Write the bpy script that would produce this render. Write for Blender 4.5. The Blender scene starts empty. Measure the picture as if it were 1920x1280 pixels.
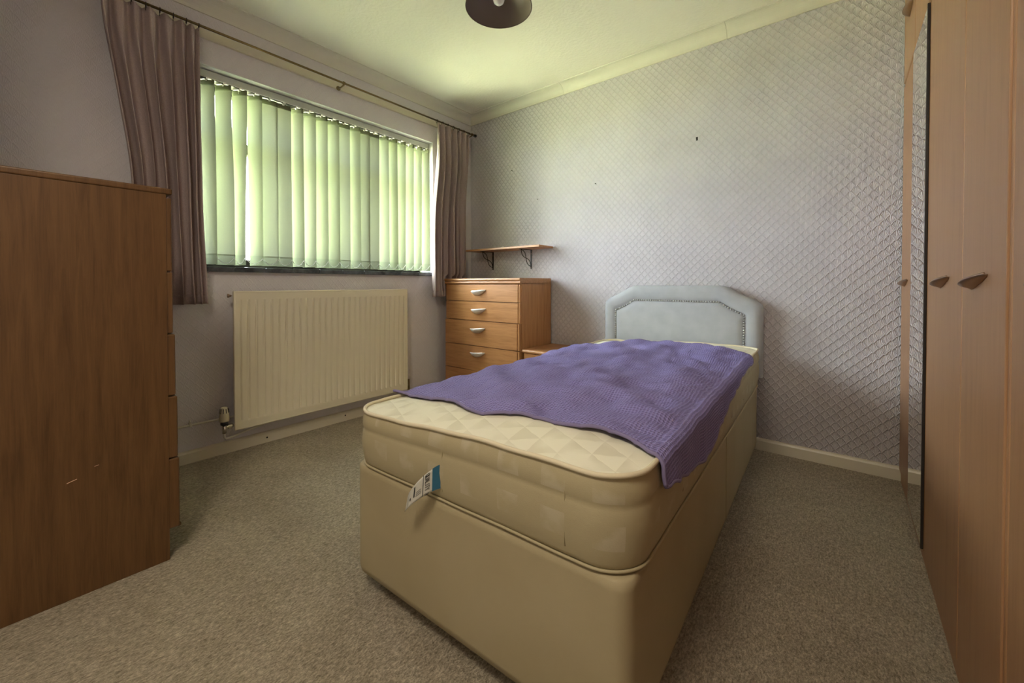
import bpy, bmesh, math, random
from mathutils import Vector, Matrix, noise

random.seed(7)
D = bpy.data
SC = bpy.context.scene
COL = SC.collection
PI = math.pi

# ------------------------------------------------------------------ camera
cam = D.cameras.new('camera')
cam.sensor_fit = 'HORIZONTAL'
cam.sensor_width = 36.0
cam.lens = 766.7 / 1920 * 36.0
cam.shift_y = -(640 - 542.67) / 1920
cam.clip_start = 0.02
camo = D.objects.new('camera', cam)
COL.objects.link(camo)
camo.location = (2.554, -2.573, 0.8993)
camo.rotation_euler = (math.radians(90 - 0.78), 0, math.radians(39.066))
SC.camera = camo

# ------------------------------------------------------------------ world, sun, exposure
world = D.worlds.new('sky')
SC.world = world
world.use_nodes = True
bg = world.node_tree.nodes['Background']
bg.inputs['Color'].default_value = (0.88, 0.92, 1.0, 1)
bg.inputs['Strength'].default_value = 2.75

sun = D.lights.new('sun', 'SUN')
sun.energy = 12.5
sun.angle = math.radians(1.0)
sun.color = (1.0, 0.95, 0.86)
suno = D.objects.new('sun', sun)
COL.objects.link(suno)
suno.rotation_euler = (math.radians(8), math.radians(38), 0)      # high sun behind the house, lights the lawn only

portal = D.lights.new('window_portal', 'AREA')
portal.shape = 'RECTANGLE'
portal.size = 1.62
portal.size_y = 1.14
portal.cycles.is_portal = True
porto = D.objects.new('window_portal', portal)
COL.objects.link(porto)
porto.location = (-0.26, -1.19, 1.5)
porto.rotation_euler = (0, -math.radians(90), 0)
porto.rotation_euler = Vector((1, 0, 0)).to_track_quat('-Z', 'Y').to_euler()

SC.view_settings.view_transform = 'Standard'
SC.view_settings.look = 'None'
SC.view_settings.gamma = 1.0
SC.view_settings.use_curve_mapping = False
SC.view_settings.exposure = 4.62
FILL = 1.5               # strength of the added fill lamp behind the camera

# ------------------------------------------------------------------ material helpers
def lin(c):
    def f(v):
        v /= 255.0
        return v / 12.92 if v <= 0.04045 else ((v + 0.055) / 1.055) ** 2.4
    return tuple(f(v) for v in c)

class X:
    """socket expression: builds math nodes"""
    nt = None
    def __init__(s, v): s.v = v
    @staticmethod
    def op(o, *a):
        n = X.nt.nodes.new('ShaderNodeMath'); n.operation = o
        for i, q in enumerate(a):
            q = q.v if isinstance(q, X) else q
            if isinstance(q, (int, float)): n.inputs[i].default_value = q
            else: X.nt.links.new(q, n.inputs[i])
        return X(n.outputs[0])
    def __add__(s, o): return X.op('ADD', s, o)
    __radd__ = __add__
    def __sub__(s, o): return X.op('SUBTRACT', s, o)
    def __rsub__(s, o): return X.op('SUBTRACT', o, s)
    def __mul__(s, o): return X.op('MULTIPLY', s, o)
    __rmul__ = __mul__
    def __truediv__(s, o): return X.op('DIVIDE', s, o)
def fl(a): return X.op('FLOOR', a)
def fr(a): return X.op('FRACT', a)
def ab(a): return X.op('ABSOLUTE', a)
def lt(a, b): return X.op('LESS_THAN', a, b)
def pw(a, b): return X.op('POWER', a, b)
def mx(a, b): return X.op('MAXIMUM', a, b)
def mn(a, b): return X.op('MINIMUM', a, b)
def cosn(a): return X.op('COSINE', a)
def sinn(a): return X.op('SINE', a)
def at2(a, b): return X.op('ARCTAN2', a, b)
def sstep(a, b, x):
    n = X.nt.nodes.new('ShaderNodeMapRange'); n.interpolation_type = 'SMOOTHSTEP'
    X.nt.links.new(x.v, n.inputs[0])
    n.inputs[1].default_value = a; n.inputs[2].default_value = b
    n.inputs[3].default_value = 0; n.inputs[4].default_value = 1
    return X(n.outputs[0])

def mat(name, color, rough=0.6, metal=0.0, spec=0.5):
    m = D.materials.new(name); m.use_nodes = True
    X.nt = m.node_tree
    b = m.node_tree.nodes['Principled BSDF']
    b.inputs['Base Color'].default_value = (*color, 1)
    b.inputs['Roughness'].default_value = rough
    b.inputs['Metallic'].default_value = metal
    b.inputs['Specular IOR Level'].default_value = spec
    return m, b
def coords(kind='Object'):
    n = X.nt.nodes.new('ShaderNodeTexCoord'); return n.outputs[kind]
def pos():
    n = X.nt.nodes.new('ShaderNodeNewGeometry'); return n.outputs['Position']
def sep(s):
    n = X.nt.nodes.new('ShaderNodeSeparateXYZ'); X.nt.links.new(s, n.inputs[0])
    return X(n.outputs[0]), X(n.outputs[1]), X(n.outputs[2])
def mapping(s, scale=(1, 1, 1), rot=(0, 0, 0)):
    n = X.nt.nodes.new('ShaderNodeMapping'); X.nt.links.new(s, n.inputs[0])
    n.inputs['Scale'].default_value = scale; n.inputs['Rotation'].default_value = rot
    return n.outputs[0]
def noise_tex(s, scale, detail=3, rough=0.5, dist=0.0):
    n = X.nt.nodes.new('ShaderNodeTexNoise')
    if s is not None: X.nt.links.new(s, n.inputs['Vector'])
    n.inputs['Scale'].default_value = scale; n.inputs['Detail'].default_value = detail
    n.inputs['Roughness'].default_value = rough; n.inputs['Distortion'].default_value = dist
    return X(n.outputs['Fac'])
def ramp(x, stops):
    n = X.nt.nodes.new('ShaderNodeValToRGB'); X.nt.links.new(x.v, n.inputs[0])
    e = n.color_ramp.elements
    while len(e) < len(stops): e.new(0.5)
    for k, (p, c) in zip(e, stops):
        k.position = p; k.color = (*c, 1)
    return n.outputs[0]
def bump(b, h, strength=0.5, dist=0.002):
    n = X.nt.nodes.new('ShaderNodeBump'); X.nt.links.new(h.v, n.inputs['Height'])
    n.inputs['Strength'].default_value = strength; n.inputs['Distance'].default_value = dist
    X.nt.links.new(n.outputs[0], b.inputs['Normal'])
def setcol(b, s): X.nt.links.new(s, b.inputs['Base Color'])
def sc(c, k): return tuple(v * k for v in c)

# ------------------------------------------------------------------ materials
WALLC = (0.70, 0.67, 0.70)
def wallpaper(name, axis):
    m, b = mat(name, WALLC, 0.55, spec=0.3)
    px, py, pz = sep(pos())
    a = px if axis == 'x' else py
    u = (a - 0.02 * pz) / 0.0428
    v = (pz + 0.080 * a) / 0.02315 if axis == 'x' else pz / 0.02315
    k = fl(v); fv = fr(v)
    par = X.op('FLOORED_MODULO', k, 2.0)
    fu = fr(u + 0.5 * par) - 0.5
    fu2 = fr(u + 0.5 * par + 0.5) - 0.5
    q = ab(fu) * 2
    arc = 1.0 - pw(q, 1.7)
    s = lt(fv, arc)
    dx = s * fu + (1 - s) * fu2
    dy = s * (fv + 1.0) + (1 - s) * fv
    ang = at2(dx * 1.85, dy + 0.05)
    ribs = cosn(ang * 36.0) * 0.5 + 0.5
    rad = sstep(0.15, 0.7, dy)
    e = ab(fv - arc) / (1.0 + 1.5 * q)
    edge = 1.0 - sstep(0.0, 0.17, e)
    grain = noise_tex(pos(), 900, 2)
    h = ribs * rad * 0.45 + edge * 0.9 + dy * 0.45 + grain * 0.12
    bump(b, h, 1.0 if axis == 'x' else 0.3, 0.0042)
    n1 = noise_tex(pos(), 3.0, 3)
    setcol(b, ramp(n1, [(0.35, sc(WALLC, 0.96)), (0.65, sc(WALLC, 1.03))]))
    return m
M = {}
M['paper_x'] = wallpaper('wallpaper_fan', 'x')
M['paper_y'] = wallpaper('wallpaper_fan_side', 'y')

m, b = mat('reveal_paint', (0.70, 0.71, 0.70), 0.6); bump(b, noise_tex(pos(), 120, 3), 0.5, 0.002); M['reveal'] = m
m, b = mat('ceiling_paint', (0.82, 0.80, 0.71), 0.7)
nA = noise_tex(pos(), 60, 4); nB = noise_tex(pos(), 14, 2)
bump(b, nA * 1.0 + nB * 0.6, 0.5, 0.004); M['ceiling'] = m
m, b = mat('cove_paint', (0.73, 0.71, 0.62), 0.5); bump(b, noise_tex(pos(), 40, 2), 0.12, 0.002); M['cove'] = m
m, b = mat('gloss_trim_paint', (0.68, 0.63, 0.50), 0.35); bump(b, noise_tex(pos(), 30, 2), 0.1, 0.002); M['trim'] = m

m, b = mat('carpet_twist_pile', (0.4, 0.35, 0.26), 0.95, spec=0.1)
p = pos()
n1 = noise_tex(mapping(p, (1.9, 0.8, 1)), 120, 4, 0.72)
n2 = noise_tex(mapping(p, (2.0, 0.7, 1)), 48, 3, 0.6)
n3 = noise_tex(p, 5, 2)
f = n1 * 0.62 + n2 * 0.28 + n3 * 0.10
setcol(b, ramp(f, [(0.36, (0.27, 0.225, 0.155)), (0.5, (0.56, 0.49, 0.365)), (0.62, (0.86, 0.78, 0.62))]))
bump(b, n1 * 1.0 + n2 * 0.6, 1.0, 0.014); M['carpet'] = m

def wood(name, c0, c1, axis, rough=0.38, scale=1.0):
    m, b = mat(name, c0, rough)
    s = {'x': (1.2, 16, 16), 'y': (16, 1.2, 16), 'z': (16, 16, 1.2)}[axis]
    s = tuple(v * scale for v in s)
    g = noise_tex(mapping(pos(), s), 3.0, 6, 0.62, 0.6)
    s2 = {'x': (3, 90, 90), 'y': (90, 3, 90), 'z': (90, 90, 3)}[axis]
    f = noise_tex(mapping(pos(), s2), 4.0, 3, 0.6)
    w = g * 0.7 + f * 0.3
    setcol(b, ramp(w, [(0.33, sc(c1, 0.92)), (0.47, tuple((p + q) / 2 for p, q in zip(c0, c1))), (0.62, c0)]))
    bump(b, f, 0.08, 0.001)
    return m
TK0, TK1 = (0.47, 0.235, 0.095), (0.33, 0.145, 0.05)
M['teak_x'] = wood('teak_veneer_across', TK0, TK1, 'x')
M['teak_y'] = wood('teak_veneer_depth', TK0, TK1, 'y')
M['teak_z'] = wood('teak_veneer_upright', TK0, TK1, 'z')
M['shaded_z'] = wood('shaded_teak_side_veneer', (0.150, 0.075, 0.026), (0.088, 0.040, 0.012), 'z', 0.42)  # same teak, darkened to put the near chest's shade into the colour
M['ward_z'] = wood('wardrobe_beech_foil', (0.38, 0.205, 0.102), (0.33, 0.172, 0.082), 'z', 0.42)
m, b = mat('groove_dark_brown', (0.10, 0.045, 0.018), 0.5); M['groove'] = m  # one even dark brown for carcasses, struts and handle loops
m, b = mat('brushed_metal', (0.88, 0.86, 0.82), 0.42, 0.55); bump(b, noise_tex(mapping(coords(), (4, 90, 90)), 20, 2), 0.05, 0.001); M['metal'] = m
m, b = mat('bronze_metal', (0.42, 0.30, 0.22), 0.35, 0.9); bump(b, noise_tex(coords(), 60, 2), 0.05, 0.001); M['bronze'] = m
m, b = mat('dark_iron', (0.035, 0.03, 0.028), 0.4, 0.6); bump(b, noise_tex(coords(), 200, 2), 0.2, 0.001); M['iron'] = m
m, b = mat('antique_brass', (0.22, 0.16, 0.075), 0.35, 1.0); bump(b, noise_tex(coords(), 90, 2), 0.1, 0.001); M['brass'] = m
m, b = mat('chrome_plate', (0.75, 0.73, 0.68), 0.2, 1.0); M['chrome'] = m
m, b = mat('mirror_silver', (0.93, 0.94, 0.93), 0.015, 1.0); M['mirror'] = m
m, b = mat('black_mirror_edge', (0.02, 0.015, 0.012), 0.5); M['black'] = m

m, b = mat('radiator_enamel', (0.76, 0.70, 0.54), 0.32); bump(b, noise_tex(pos(), 25, 2), 0.05, 0.002); M['enamel'] = m
m, b = mat('cream_plastic', (0.62, 0.57, 0.42), 0.35); M['plastic'] = m
m, b = mat('dark_brown_window_frame', (0.014, 0.011, 0.009), 0.6, spec=0.1); bump(b, noise_tex(pos(), 60, 2), 0.1, 0.001); M['upvc'] = m
m, b = mat('grey_aluminium_rail', (0.52, 0.54, 0.50), 0.4); M['rail'] = m
m, b = mat('white_nylon', (0.85, 0.85, 0.82), 0.35); M['nylon'] = m
m, b = mat('dark_slate_tile_sill', (0.055, 0.065, 0.075), 0.22)
n1 = noise_tex(pos(), 18, 4, 0.6)
setcol(b, ramp(n1, [(0.35, (0.035, 0.042, 0.05)), (0.65, (0.10, 0.115, 0.125))])); M['sill'] = m

m, b = mat('curtain_weave', (0.33, 0.275, 0.255), 0.85, spec=0.2)
X.nt = m.node_tree
gx, gy, gz = sep(pos())
wv = sinn(gz * 2600.0) * 0.5 + sinn((gx + gy) * 2600.0) * 0.5
n1 = noise_tex(pos(), 260, 3)
setcol(b, ramp(n1, [(0.3, (0.38, 0.308, 0.295)), (0.7, (0.475, 0.385, 0.37))]))
bump(b, n1 + wv * 0.15, 0.3, 0.001); M['curtain'] = m

def translucent(name, cd, ct, fac):
    m = D.materials.new(name); m.use_nodes = True; nt = m.node_tree; X.nt = nt
    nt.nodes.remove(nt.nodes['Principled BSDF'])
    d = nt.nodes.new('ShaderNodeBsdfDiffuse'); t = nt.nodes.new('ShaderNodeBsdfTranslucent')
    mixn = nt.nodes.new('ShaderNodeMixShader'); mixn.inputs[0].default_value = fac
    n = noise_tex(mapping(pos(), (1, 1, 1.4)), 420, 3, 0.6)
    c1 = ramp(n, [(0.3, sc(cd, 0.93)), (0.7, sc(cd, 1.04))])
    c2 = ramp(n, [(0.3, sc(ct, 0.90)), (0.7, sc(ct, 1.06))])
    nt.links.new(c1, d.inputs[0]); nt.links.new(c2, t.inputs[0])
    nt.links.new(d.outputs[0], mixn.inputs[1]); nt.links.new(t.outputs[0], mixn.inputs[2])
    nt.links.new(mixn.outputs[0], nt.nodes['Material Output'].inputs[0])
    return m
M['slat'] = translucent('blind_fabric', (0.22, 0.24, 0.15), (0.66, 0.71, 0.50), 0.027)
M['slat_hem'] = translucent('blind_hem_fabric', (0.19, 0.21, 0.13), (0.56, 0.62, 0.42), 0.024)

m = D.materials.new('window_glass'); m.use_nodes = True; nt = m.node_tree
nt.nodes.remove(nt.nodes['Principled BSDF'])
tr = nt.nodes.new('ShaderNodeBsdfTransparent'); gl = nt.nodes.new('ShaderNodeBsdfGlossy'); gl.inputs['Roughness'].default_value = 0.02
tr.inputs[0].default_value = (0.93, 0.96, 0.94, 1)
mixn = nt.nodes.new('ShaderNodeMixShader'); mixn.inputs[0].default_value = 0.06
nt.links.new(tr.outputs[0], mixn.inputs[1]); nt.links.new(gl.outputs[0], mixn.inputs[2])
nt.links.new(mixn.outputs[0], nt.nodes['Material Output'].inputs[0]); M['glass'] = m

def ticking(name, tri):
    m, b = mat(name, (0.72, 0.68, 0.54), 0.55, spec=0.3)
    ux, uy, uz = sep(coords('UV'))
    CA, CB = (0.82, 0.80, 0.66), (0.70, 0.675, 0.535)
    if tri:
        a = (ux * 0.5 + uy) / 0.062; c = (ux * 0.5 - uy) / 0.062; d = ux / 0.062
        ck = X.op('FLOORED_MODULO', fl(a) + fl(c) + fl(d), 2.0)
        n = noise_tex(coords('UV'), 9, 2)
        w = ck * sstep(0.38, 0.6, n)
        setcol(b, ramp(w, [(0.0, CA), (1.0, CB)]))
        e1 = mn(fr(a), 1 - fr(a)); e2 = mn(fr(c), 1 - fr(c))
        h = noise_tex(coords('UV'), 500, 3) * 0.3 + sstep(0, 0.05, mn(e1, e2)) * 0.25
        bump(b, h, 0.35, 0.0015)
    else:
        n = noise_tex(coords('UV'), 14, 3)
        sqx = lt(0.5, fr(ux / 0.11)); sqy = lt(0.45, fr(uy / 0.085))
        w = sqx * sqy * sstep(0.42, 0.62, n)
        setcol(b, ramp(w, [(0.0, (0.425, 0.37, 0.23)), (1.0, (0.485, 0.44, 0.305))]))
        h = noise_tex(coords('UV'), 420, 3) * 0.4 + noise_tex(coords('UV'), 30, 2)
        bump(b, h, 0.3, 0.002)
    return m
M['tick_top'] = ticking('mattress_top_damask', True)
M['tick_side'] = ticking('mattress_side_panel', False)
m, b = mat('mattress_piping_cord', (0.72, 0.65, 0.47), 0.6); bump(b, noise_tex(pos(), 300, 2), 0.3, 0.001); M['piping'] = m
m, b = mat('divan_cream_fabric', (0.66, 0.575, 0.395), 0.6, spec=0.3)
n1 = noise_tex(pos(), 4, 3); n2 = noise_tex(pos(), 500, 2)
setcol(b, ramp(n1, [(0.3, (0.38, 0.32, 0.19)), (0.7, (0.42, 0.36, 0.225))]))
bump(b, n1 * 2.0 + n2 * 0.2, 0.25, 0.004); M['divan'] = m
m, b = mat('headboard_grey_suede', (0.41, 0.45, 0.47), 0.8, spec=0.25)
n1 = noise_tex(pos(), 14, 3); n2 = noise_tex(pos(), 700, 2)
setcol(b, ramp(n1, [(0.3, (0.41, 0.43, 0.455)), (0.7, (0.465, 0.485, 0.51))]))
bump(b, n2 + n1 * 0.8, 0.2, 0.002); M['suede'] = m
m, b = mat('pewter_stud', (0.62, 0.63, 0.62), 0.3, 0.8); M['stud'] = m

m, b = mat('purple_waffle_cotton', (0.21, 0.18, 0.33), 0.85, spec=0.2)
ux, uy, uz = sep(coords('UV'))
a = fr(ux / 0.0082); c = fr(uy / 0.0076)
wf = pw(ab(a - 0.5) * 2, 2.0) + pw(ab(c - 0.5) * 2, 2.0)
wf = mn(wf, 1.0)
n1 = noise_tex(coords('UV'), 380, 3)
setcol(b, ramp(wf * 0.8 + n1 * 0.25, [(0.05, (0.20, 0.175, 0.41)), (0.9, (0.32, 0.29, 0.62))]))
bump(b, wf + n1 * 0.2, 0.9, 0.003); M['purple'] = m
m, b = mat('purple_hem_binding', (0.22, 0.19, 0.36), 0.85); bump(b, noise_tex(pos(), 600, 2), 0.4, 0.001); M['purple_hem'] = m

m, b = mat('label_white_satin', (0.62, 0.62, 0.56), 0.4); M['lab_white'] = m
m, b = mat('label_blue', (0.025, 0.13, 0.22), 0.4); M['lab_blue'] = m
m, b = mat('label_ink', (0.02, 0.025, 0.03), 0.5); M['ink'] = m

m, b = mat('shade_taupe_plastic', (0.23, 0.185, 0.165), 0.35); M['shade'] = m
m, b = mat('shade_rim_brown', (0.085, 0.045, 0.03), 0.4); M['rim'] = m
m, b = mat('bulb_frosted', (0.85, 0.85, 0.83), 0.15); M['bulb'] = m
m, b = mat('dark_castor', (0.02, 0.02, 0.02), 0.5); M['castor'] = m
m, b = mat('lawn_green', (0.17, 0.30, 0.06), 0.9)
n1 = noise_tex(pos(), 3, 4); setcol(b, ramp(n1, [(0.3, (0.31, 0.32, 0.175)), (0.7, (0.41, 0.42, 0.24))])); M['lawn'] = m
m, b = mat('door_white_gloss', (0.7, 0.67, 0.58), 0.35); M['door'] = m

# ------------------------------------------------------------------ mesh helpers
def link(name, me, material, parent=None, smooth=False):
    o = D.objects.new(name, me); COL.objects.link(o)
    if material is not None: me.materials.append(material)
    if smooth:
        for p_ in me.polygons: p_.use_smooth = True
    if parent is not None:
        o.parent = parent
        if parent.type == 'EMPTY' or True:
            mw = world_of(parent); o.matrix_parent_inverse = mw.inverted()
    return o
def world_of(o):
    # parents are only ever translated / z-rotated at creation
    m = Matrix.LocRotScale(o.location, o.rotation_euler, o.scale)
    if o.parent is not None: m = world_of(o.parent) @ o.matrix_parent_inverse @ m
    return m
def from_bm(name, bm, material, parent=None, smooth=False):
    bmesh.ops.recalc_face_normals(bm, faces=bm.faces)
    me = D.meshes.new(name); bm.to_mesh(me); bm.free()
    return link(name, me, material, parent, smooth)
def thing(name, label, cat, loc, group=None):
    o = D.objects.new(name, None); COL.objects.link(o)
    o.empty_display_size = 0.05
    o.location = loc; o['label'] = label; o['category'] = cat
    if group: o['group'] = group
    return o
def tag(o, label, cat, group=None):
    o['label'] = label; o['category'] = cat
    if group: o['group'] = group
    return o
def struct(o): o['kind'] = 'structure'; return o
def bm_box(bm, x0, x1, y0, y1, z0, z1, bev=0.0, seg=2):
    v = [bm.verts.new((x, y, z)) for x in (x0, x1) for y in (y0, y1) for z in (z0, z1)]
    F_ = [(0, 1, 3, 2), (4, 6, 7, 5), (0, 4, 5, 1), (2, 3, 7, 6), (0, 2, 6, 4), (1, 5, 7, 3)]
    fs = [bm.faces.new([v[i] for i in f_]) for f_ in F_]
    if bev > 0:
        es = list({e for f_ in fs for e in f_.edges})
        bmesh.ops.bevel(bm, geom=es, offset=bev, segments=seg, profile=0.5, affect='EDGES', clamp_overlap=True)
def box(name, x0, x1, y0, y1, z0, z1, material, parent=None, bev=0.0, seg=2, smooth=False):
    bm = bmesh.new(); bm_box(bm, min(x0, x1), max(x0, x1), min(y0, y1), max(y0, y1), min(z0, z1), max(z0, z1), bev, seg)
    return from_bm(name, bm, material, parent, smooth)
def bm_tube(bm, pts, r, n=8, cap=True):
    pts = [Vector(p_) for p_ in pts]; rings = []
    rs = r if isinstance(r, (list, tuple)) else [r] * len(pts)
    prev = None
    for i, p_ in enumerate(pts):
        t = (pts[min(i + 1, len(pts) - 1)] - pts[max(i - 1, 0)]).normalized()
        if prev is None:
            a = Vector((0, 0, 1)) if abs(t.z) < 0.9 else Vector((1, 0, 0))
            nrm = t.cross(a).normalized()
        else:
            nrm = (prev - t * prev.dot(t)).normalized()
        prev = nrm; bn = t.cross(nrm)
        rings.append([bm.verts.new(p_ + (nrm * math.cos(2 * PI * k / n) + bn * math.sin(2 * PI * k / n)) * rs[i]) for k in range(n)])
    for a, b_ in zip(rings, rings[1:]):
        for k in range(n): bm.faces.new((a[k], a[(k + 1) % n], b_[(k + 1) % n], b_[k]))
    if cap:
        bm.faces.new(rings[0][::-1]); bm.faces.new(rings[-1])
def tube(name, pts, r, material, parent=None, n=8):
    bm = bmesh.new(); bm_tube(bm, pts, r, n); return from_bm(name, bm, material, parent, True)
def bm_lathe(bm, prof, c, axis='z', n=24):
    rings = []
    for (r, h) in prof:
        rg = []
        for k in range(n):
            a = 2 * PI * k / n; ca, sa = math.cos(a) * r, math.sin(a) * r
            q = {'z': (ca, sa, h), 'x': (h, ca, sa), 'y': (ca, h, sa)}[axis]
            rg.append(bm.verts.new((c[0] + q[0], c[1] + q[1], c[2] + q[2])))
        rings.append(rg)
    for a, b_ in zip(rings, rings[1:]):
        for k in range(n): bm.faces.new((a[k], a[(k + 1) % n], b_[(k + 1) % n], b_[k]))
    return rings
def lathe(name, prof, c, material, parent=None, axis='z', n=24, caps=True, smooth=True):
    bm = bmesh.new(); rg = bm_lathe(bm, prof, c, axis, n)
    if caps: bm.faces.new(rg[0][::-1]); bm.faces.new(rg[-1])
    return from_bm(name, bm, material, parent, smooth)
def bm_prism(bm, poly, axis, a0, a1):
    """extrude a 2-D polygon along axis; poly in the other two axes (xyz order)"""
    def P(u, v, a): return {'x': (a, u, v), 'y': (u, a, v), 'z': (u, v, a)}[axis]
    A = [bm.verts.new(P(u, v, a0)) for u, v in poly]; B = [bm.verts.new(P(u, v, a1)) for u, v in poly]
    n = len(poly)
    for i in range(n): bm.faces.new((A[i], A[(i + 1) % n], B[(i + 1) % n], B[i]))
    bm.faces.new(A[::-1]); bm.faces.new(B)
def prism(name, poly, axis, a0, a1, material, parent=None, smooth=False):
    bm = bmesh.new(); bm_prism(bm, poly, axis, a0, a1); return from_bm(name, bm, material, parent, smooth)
def grid_mesh(name, nu, nv, fn, material, parent=None, uv=None, thick=0.0, smooth=True):
    vs = []; uvs = []
    for j in range(nv + 1):
        for i in range(nu + 1):
            vs.append(fn(i / nu, j / nv)); uvs.append(uv(i / nu, j / nv) if uv else (i / nu, j / nv))
    fs = [(j * (nu + 1) + i, j * (nu + 1) + i + 1, (j + 1) * (nu + 1) + i + 1, (j + 1) * (nu + 1) + i) for j in range(nv) for i in range(nu)]
    me = D.meshes.new(name); me.from_pydata([tuple(v) for v in vs], [], fs)
    L = me.uv_layers.new(name='UVMap')
    for lp in me.loops: L.data[lp.index].uv = uvs[lp.vertex_index]
    o = link(name, me, material, parent, smooth)
    if thick:
        md = o.modifiers.new('thickness', 'SOLIDIFY'); md.thickness = thick; md.offset = 0
    return o
def nz(x, y=0, z=0): return noise.noise(Vector((x, y, z)))
def smooth01(t): t = max(0.0, min(1.0, t)); return t * t * (3 - 2 * t)

# ------------------------------------------------------------------ room shell
CEIL = 2.347
ZC = 2.28
RX = 3.36                    # right wall behind the wardrobe
FY = -2.70                   # wall behind the shade-darkened chest
LX = 0.90                    # lobby by the door starts here
LY = -3.95
struct(box('floor', -0.02, RX + 0.02, LY - 0.02, 0.02, -0.10, 0.0, M['carpet']))
struct(box('ceiling', -0.27, RX + 0.1, LY - 0.1, 0.25, CEIL, CEIL + 0.15, M['ceiling']))
WY0, WY1, WZ0, WZ1 = -1.965, -0.425, 0.965, 2.03      # window opening
bm = bmesh.new()
bm_box(bm, -0.27, 0, LY - 0.1, WY0, -0.1, CEIL); bm_box(bm, -0.27, 0, WY1, 0.25, -0.1, CEIL)
bm_box(bm, -0.27, 0, WY0, WY1, -0.1, WZ0); bm_box(bm, -0.27, 0, WY0, WY1, WZ1, CEIL)
struct(from_bm('wall_left', bm, M['paper_y']))
struct(box('wall_back', 0, RX + 0.1, 0, 0.25, -0.1, CEIL, M['paper_x']))
struct(box('wall_right', RX, RX + 0.1, LY - 0.1, 0, -0.1, CEIL, M['paper_y']))
struct(box('wall_front', 0, LX - 0.1, FY - 0.1, FY, -0.1, CEIL, M['paper_x']))
struct(box('wall_lobby_left', LX - 0.1, LX, LY, FY, -0.1, CEIL, M['paper_y']))
bm = bmesh.new(); bm_box(bm, LX - 0.1, 1.45, LY - 0.1, LY, -0.1, CEIL); bm_box(bm, 2.25, RX, LY - 0.1, LY, -0.1, CEIL); bm_box(bm, 1.45, 2.25, LY - 0.1, LY, 2.02, CEIL)
struct(from_bm('wall_lobby_front', bm, M['paper_x']))
dr = D.objects.new('door_1', None); COL.objects.link(dr); dr.location = (1.85, LY, 0); struct(dr)
box('door_leaf', 1.49, 2.21, LY - 0.06, LY - 0.02, 0.005, 1.98, M['door'], dr, 0.003)
bm = bmesh.new(); bm_box(bm, 1.43, 1.49, LY - 0.1, LY + 0.015, 0, 2.04, 0.004); bm_box(bm, 2.21, 2.27, LY - 0.1, LY + 0.015, 0, 2.04, 0.004); bm_box(bm, 1.43, 2.27, LY - 0.1, LY + 0.015, 1.98, 2.045, 0.004)
from_bm('door_frame', bm, M['door'], dr)
lathe('door_handle', [(0.0, 0.0), (0.012, 0.0), (0.012, 0.03), (0.024, 0.04), (0.024, 0.06), (0.0, 0.065)], (2.14, LY - 0.02, 1.0), M['brass'], dr, 'y', 16, False)

# window reveal lining, painted
bm = bmesh.new()
bm_box(bm, -0.268, 0.0005, WY0, WY0 + 0.006, WZ0, WZ1); bm_box(bm, -0.268, 0.0005, WY1 - 0.006, WY1, WZ0, WZ1); bm_box(bm, -0.268, 0.0005, WY0 + 0.006, WY1 - 0.006, WZ1 - 0.006, WZ1)
struct(from_bm('trim_1', bm, M['reveal']))

# skirting boards
def skirt_poly(h=0.062, t=0.016):
    return [(0, 0), (t, 0), (t, h - 0.012), (t * 0.75, h - 0.004), (t * 0.35, h), (0, h)]
bm = bmesh.new(); bm_prism(bm, skirt_poly(), 'y', FY, 0); o = struct(from_bm('baseboard_left', bm, M['trim']))
for yy in (-1.655, -1.185):
    bm = bmesh.new(); bm_lathe(bm, [(0.0001, 0), (0.005, 0.0), (0.005, 0.0012), (0.0001, 0.0015)], (0.016, yy, 0.028 if yy < -1.5 else 0.036), 'x', 10)
    from_bm('screw_hole', bm, M['iron'], o)
bm = bmesh.new(); bm_prism(bm, [(-a, c) for a, c in skirt_poly()], 'x', 0.016, 2.77); struct(from_bm('baseboard_back', bm, M['trim']))
bm = bmesh.new(); bm_prism(bm, [(FY + a, c) for a, c in skirt_poly()], 'x', 0.016, LX); struct(from_bm('baseboard_front', bm, M['trim']))

# coving
def cove_poly(w=0.075, h=CEIL - ZC):
    p_ = [(0, 0), (0.007, 0), (0.007, 0.006)]
    for k in range(9):
        t = k / 8; a = PI / 2 * t
        p_.append((0.007 + (w - 0.016) * (1 - math.cos(a)), 0.006 + (h - 0.013) * math.sin(a)))
    p_ += [(w - 0.009, h - 0.006), (w, h - 0.006), (w, h), (0, h)]
    return p_
bm = bmesh.new(); bm_prism(bm, [(a, ZC + c) for a, c in cove_poly()], 'y', FY, 0); struct(from_bm('trim_2', bm, M['cove']))
cv = D.objects.new('trim_3', None); COL.objects.link(cv); cv.location = (1.3, 0, ZC); struct(cv)
for x0, x1 in ((0.0, 0.955), (0.9565, 2.03), (2.0315, RX)):
    prism('coving_length', [(-a, ZC + c) for a, c in cove_poly()], 'x', x0, x1, M['cove'], cv)
bm = bmesh.new(); bm_prism(bm, [(FY + a, ZC + c) for a, c in cove_poly()], 'x', 0, LX); struct(from_bm('trim_4', bm, M['cove']))
# curtain batten along the window wall
struct(box('trim_5', 0, 0.018, -2.42, -0.05, 2.152, 2.195, M['trim'], None, 0.002))

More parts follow.
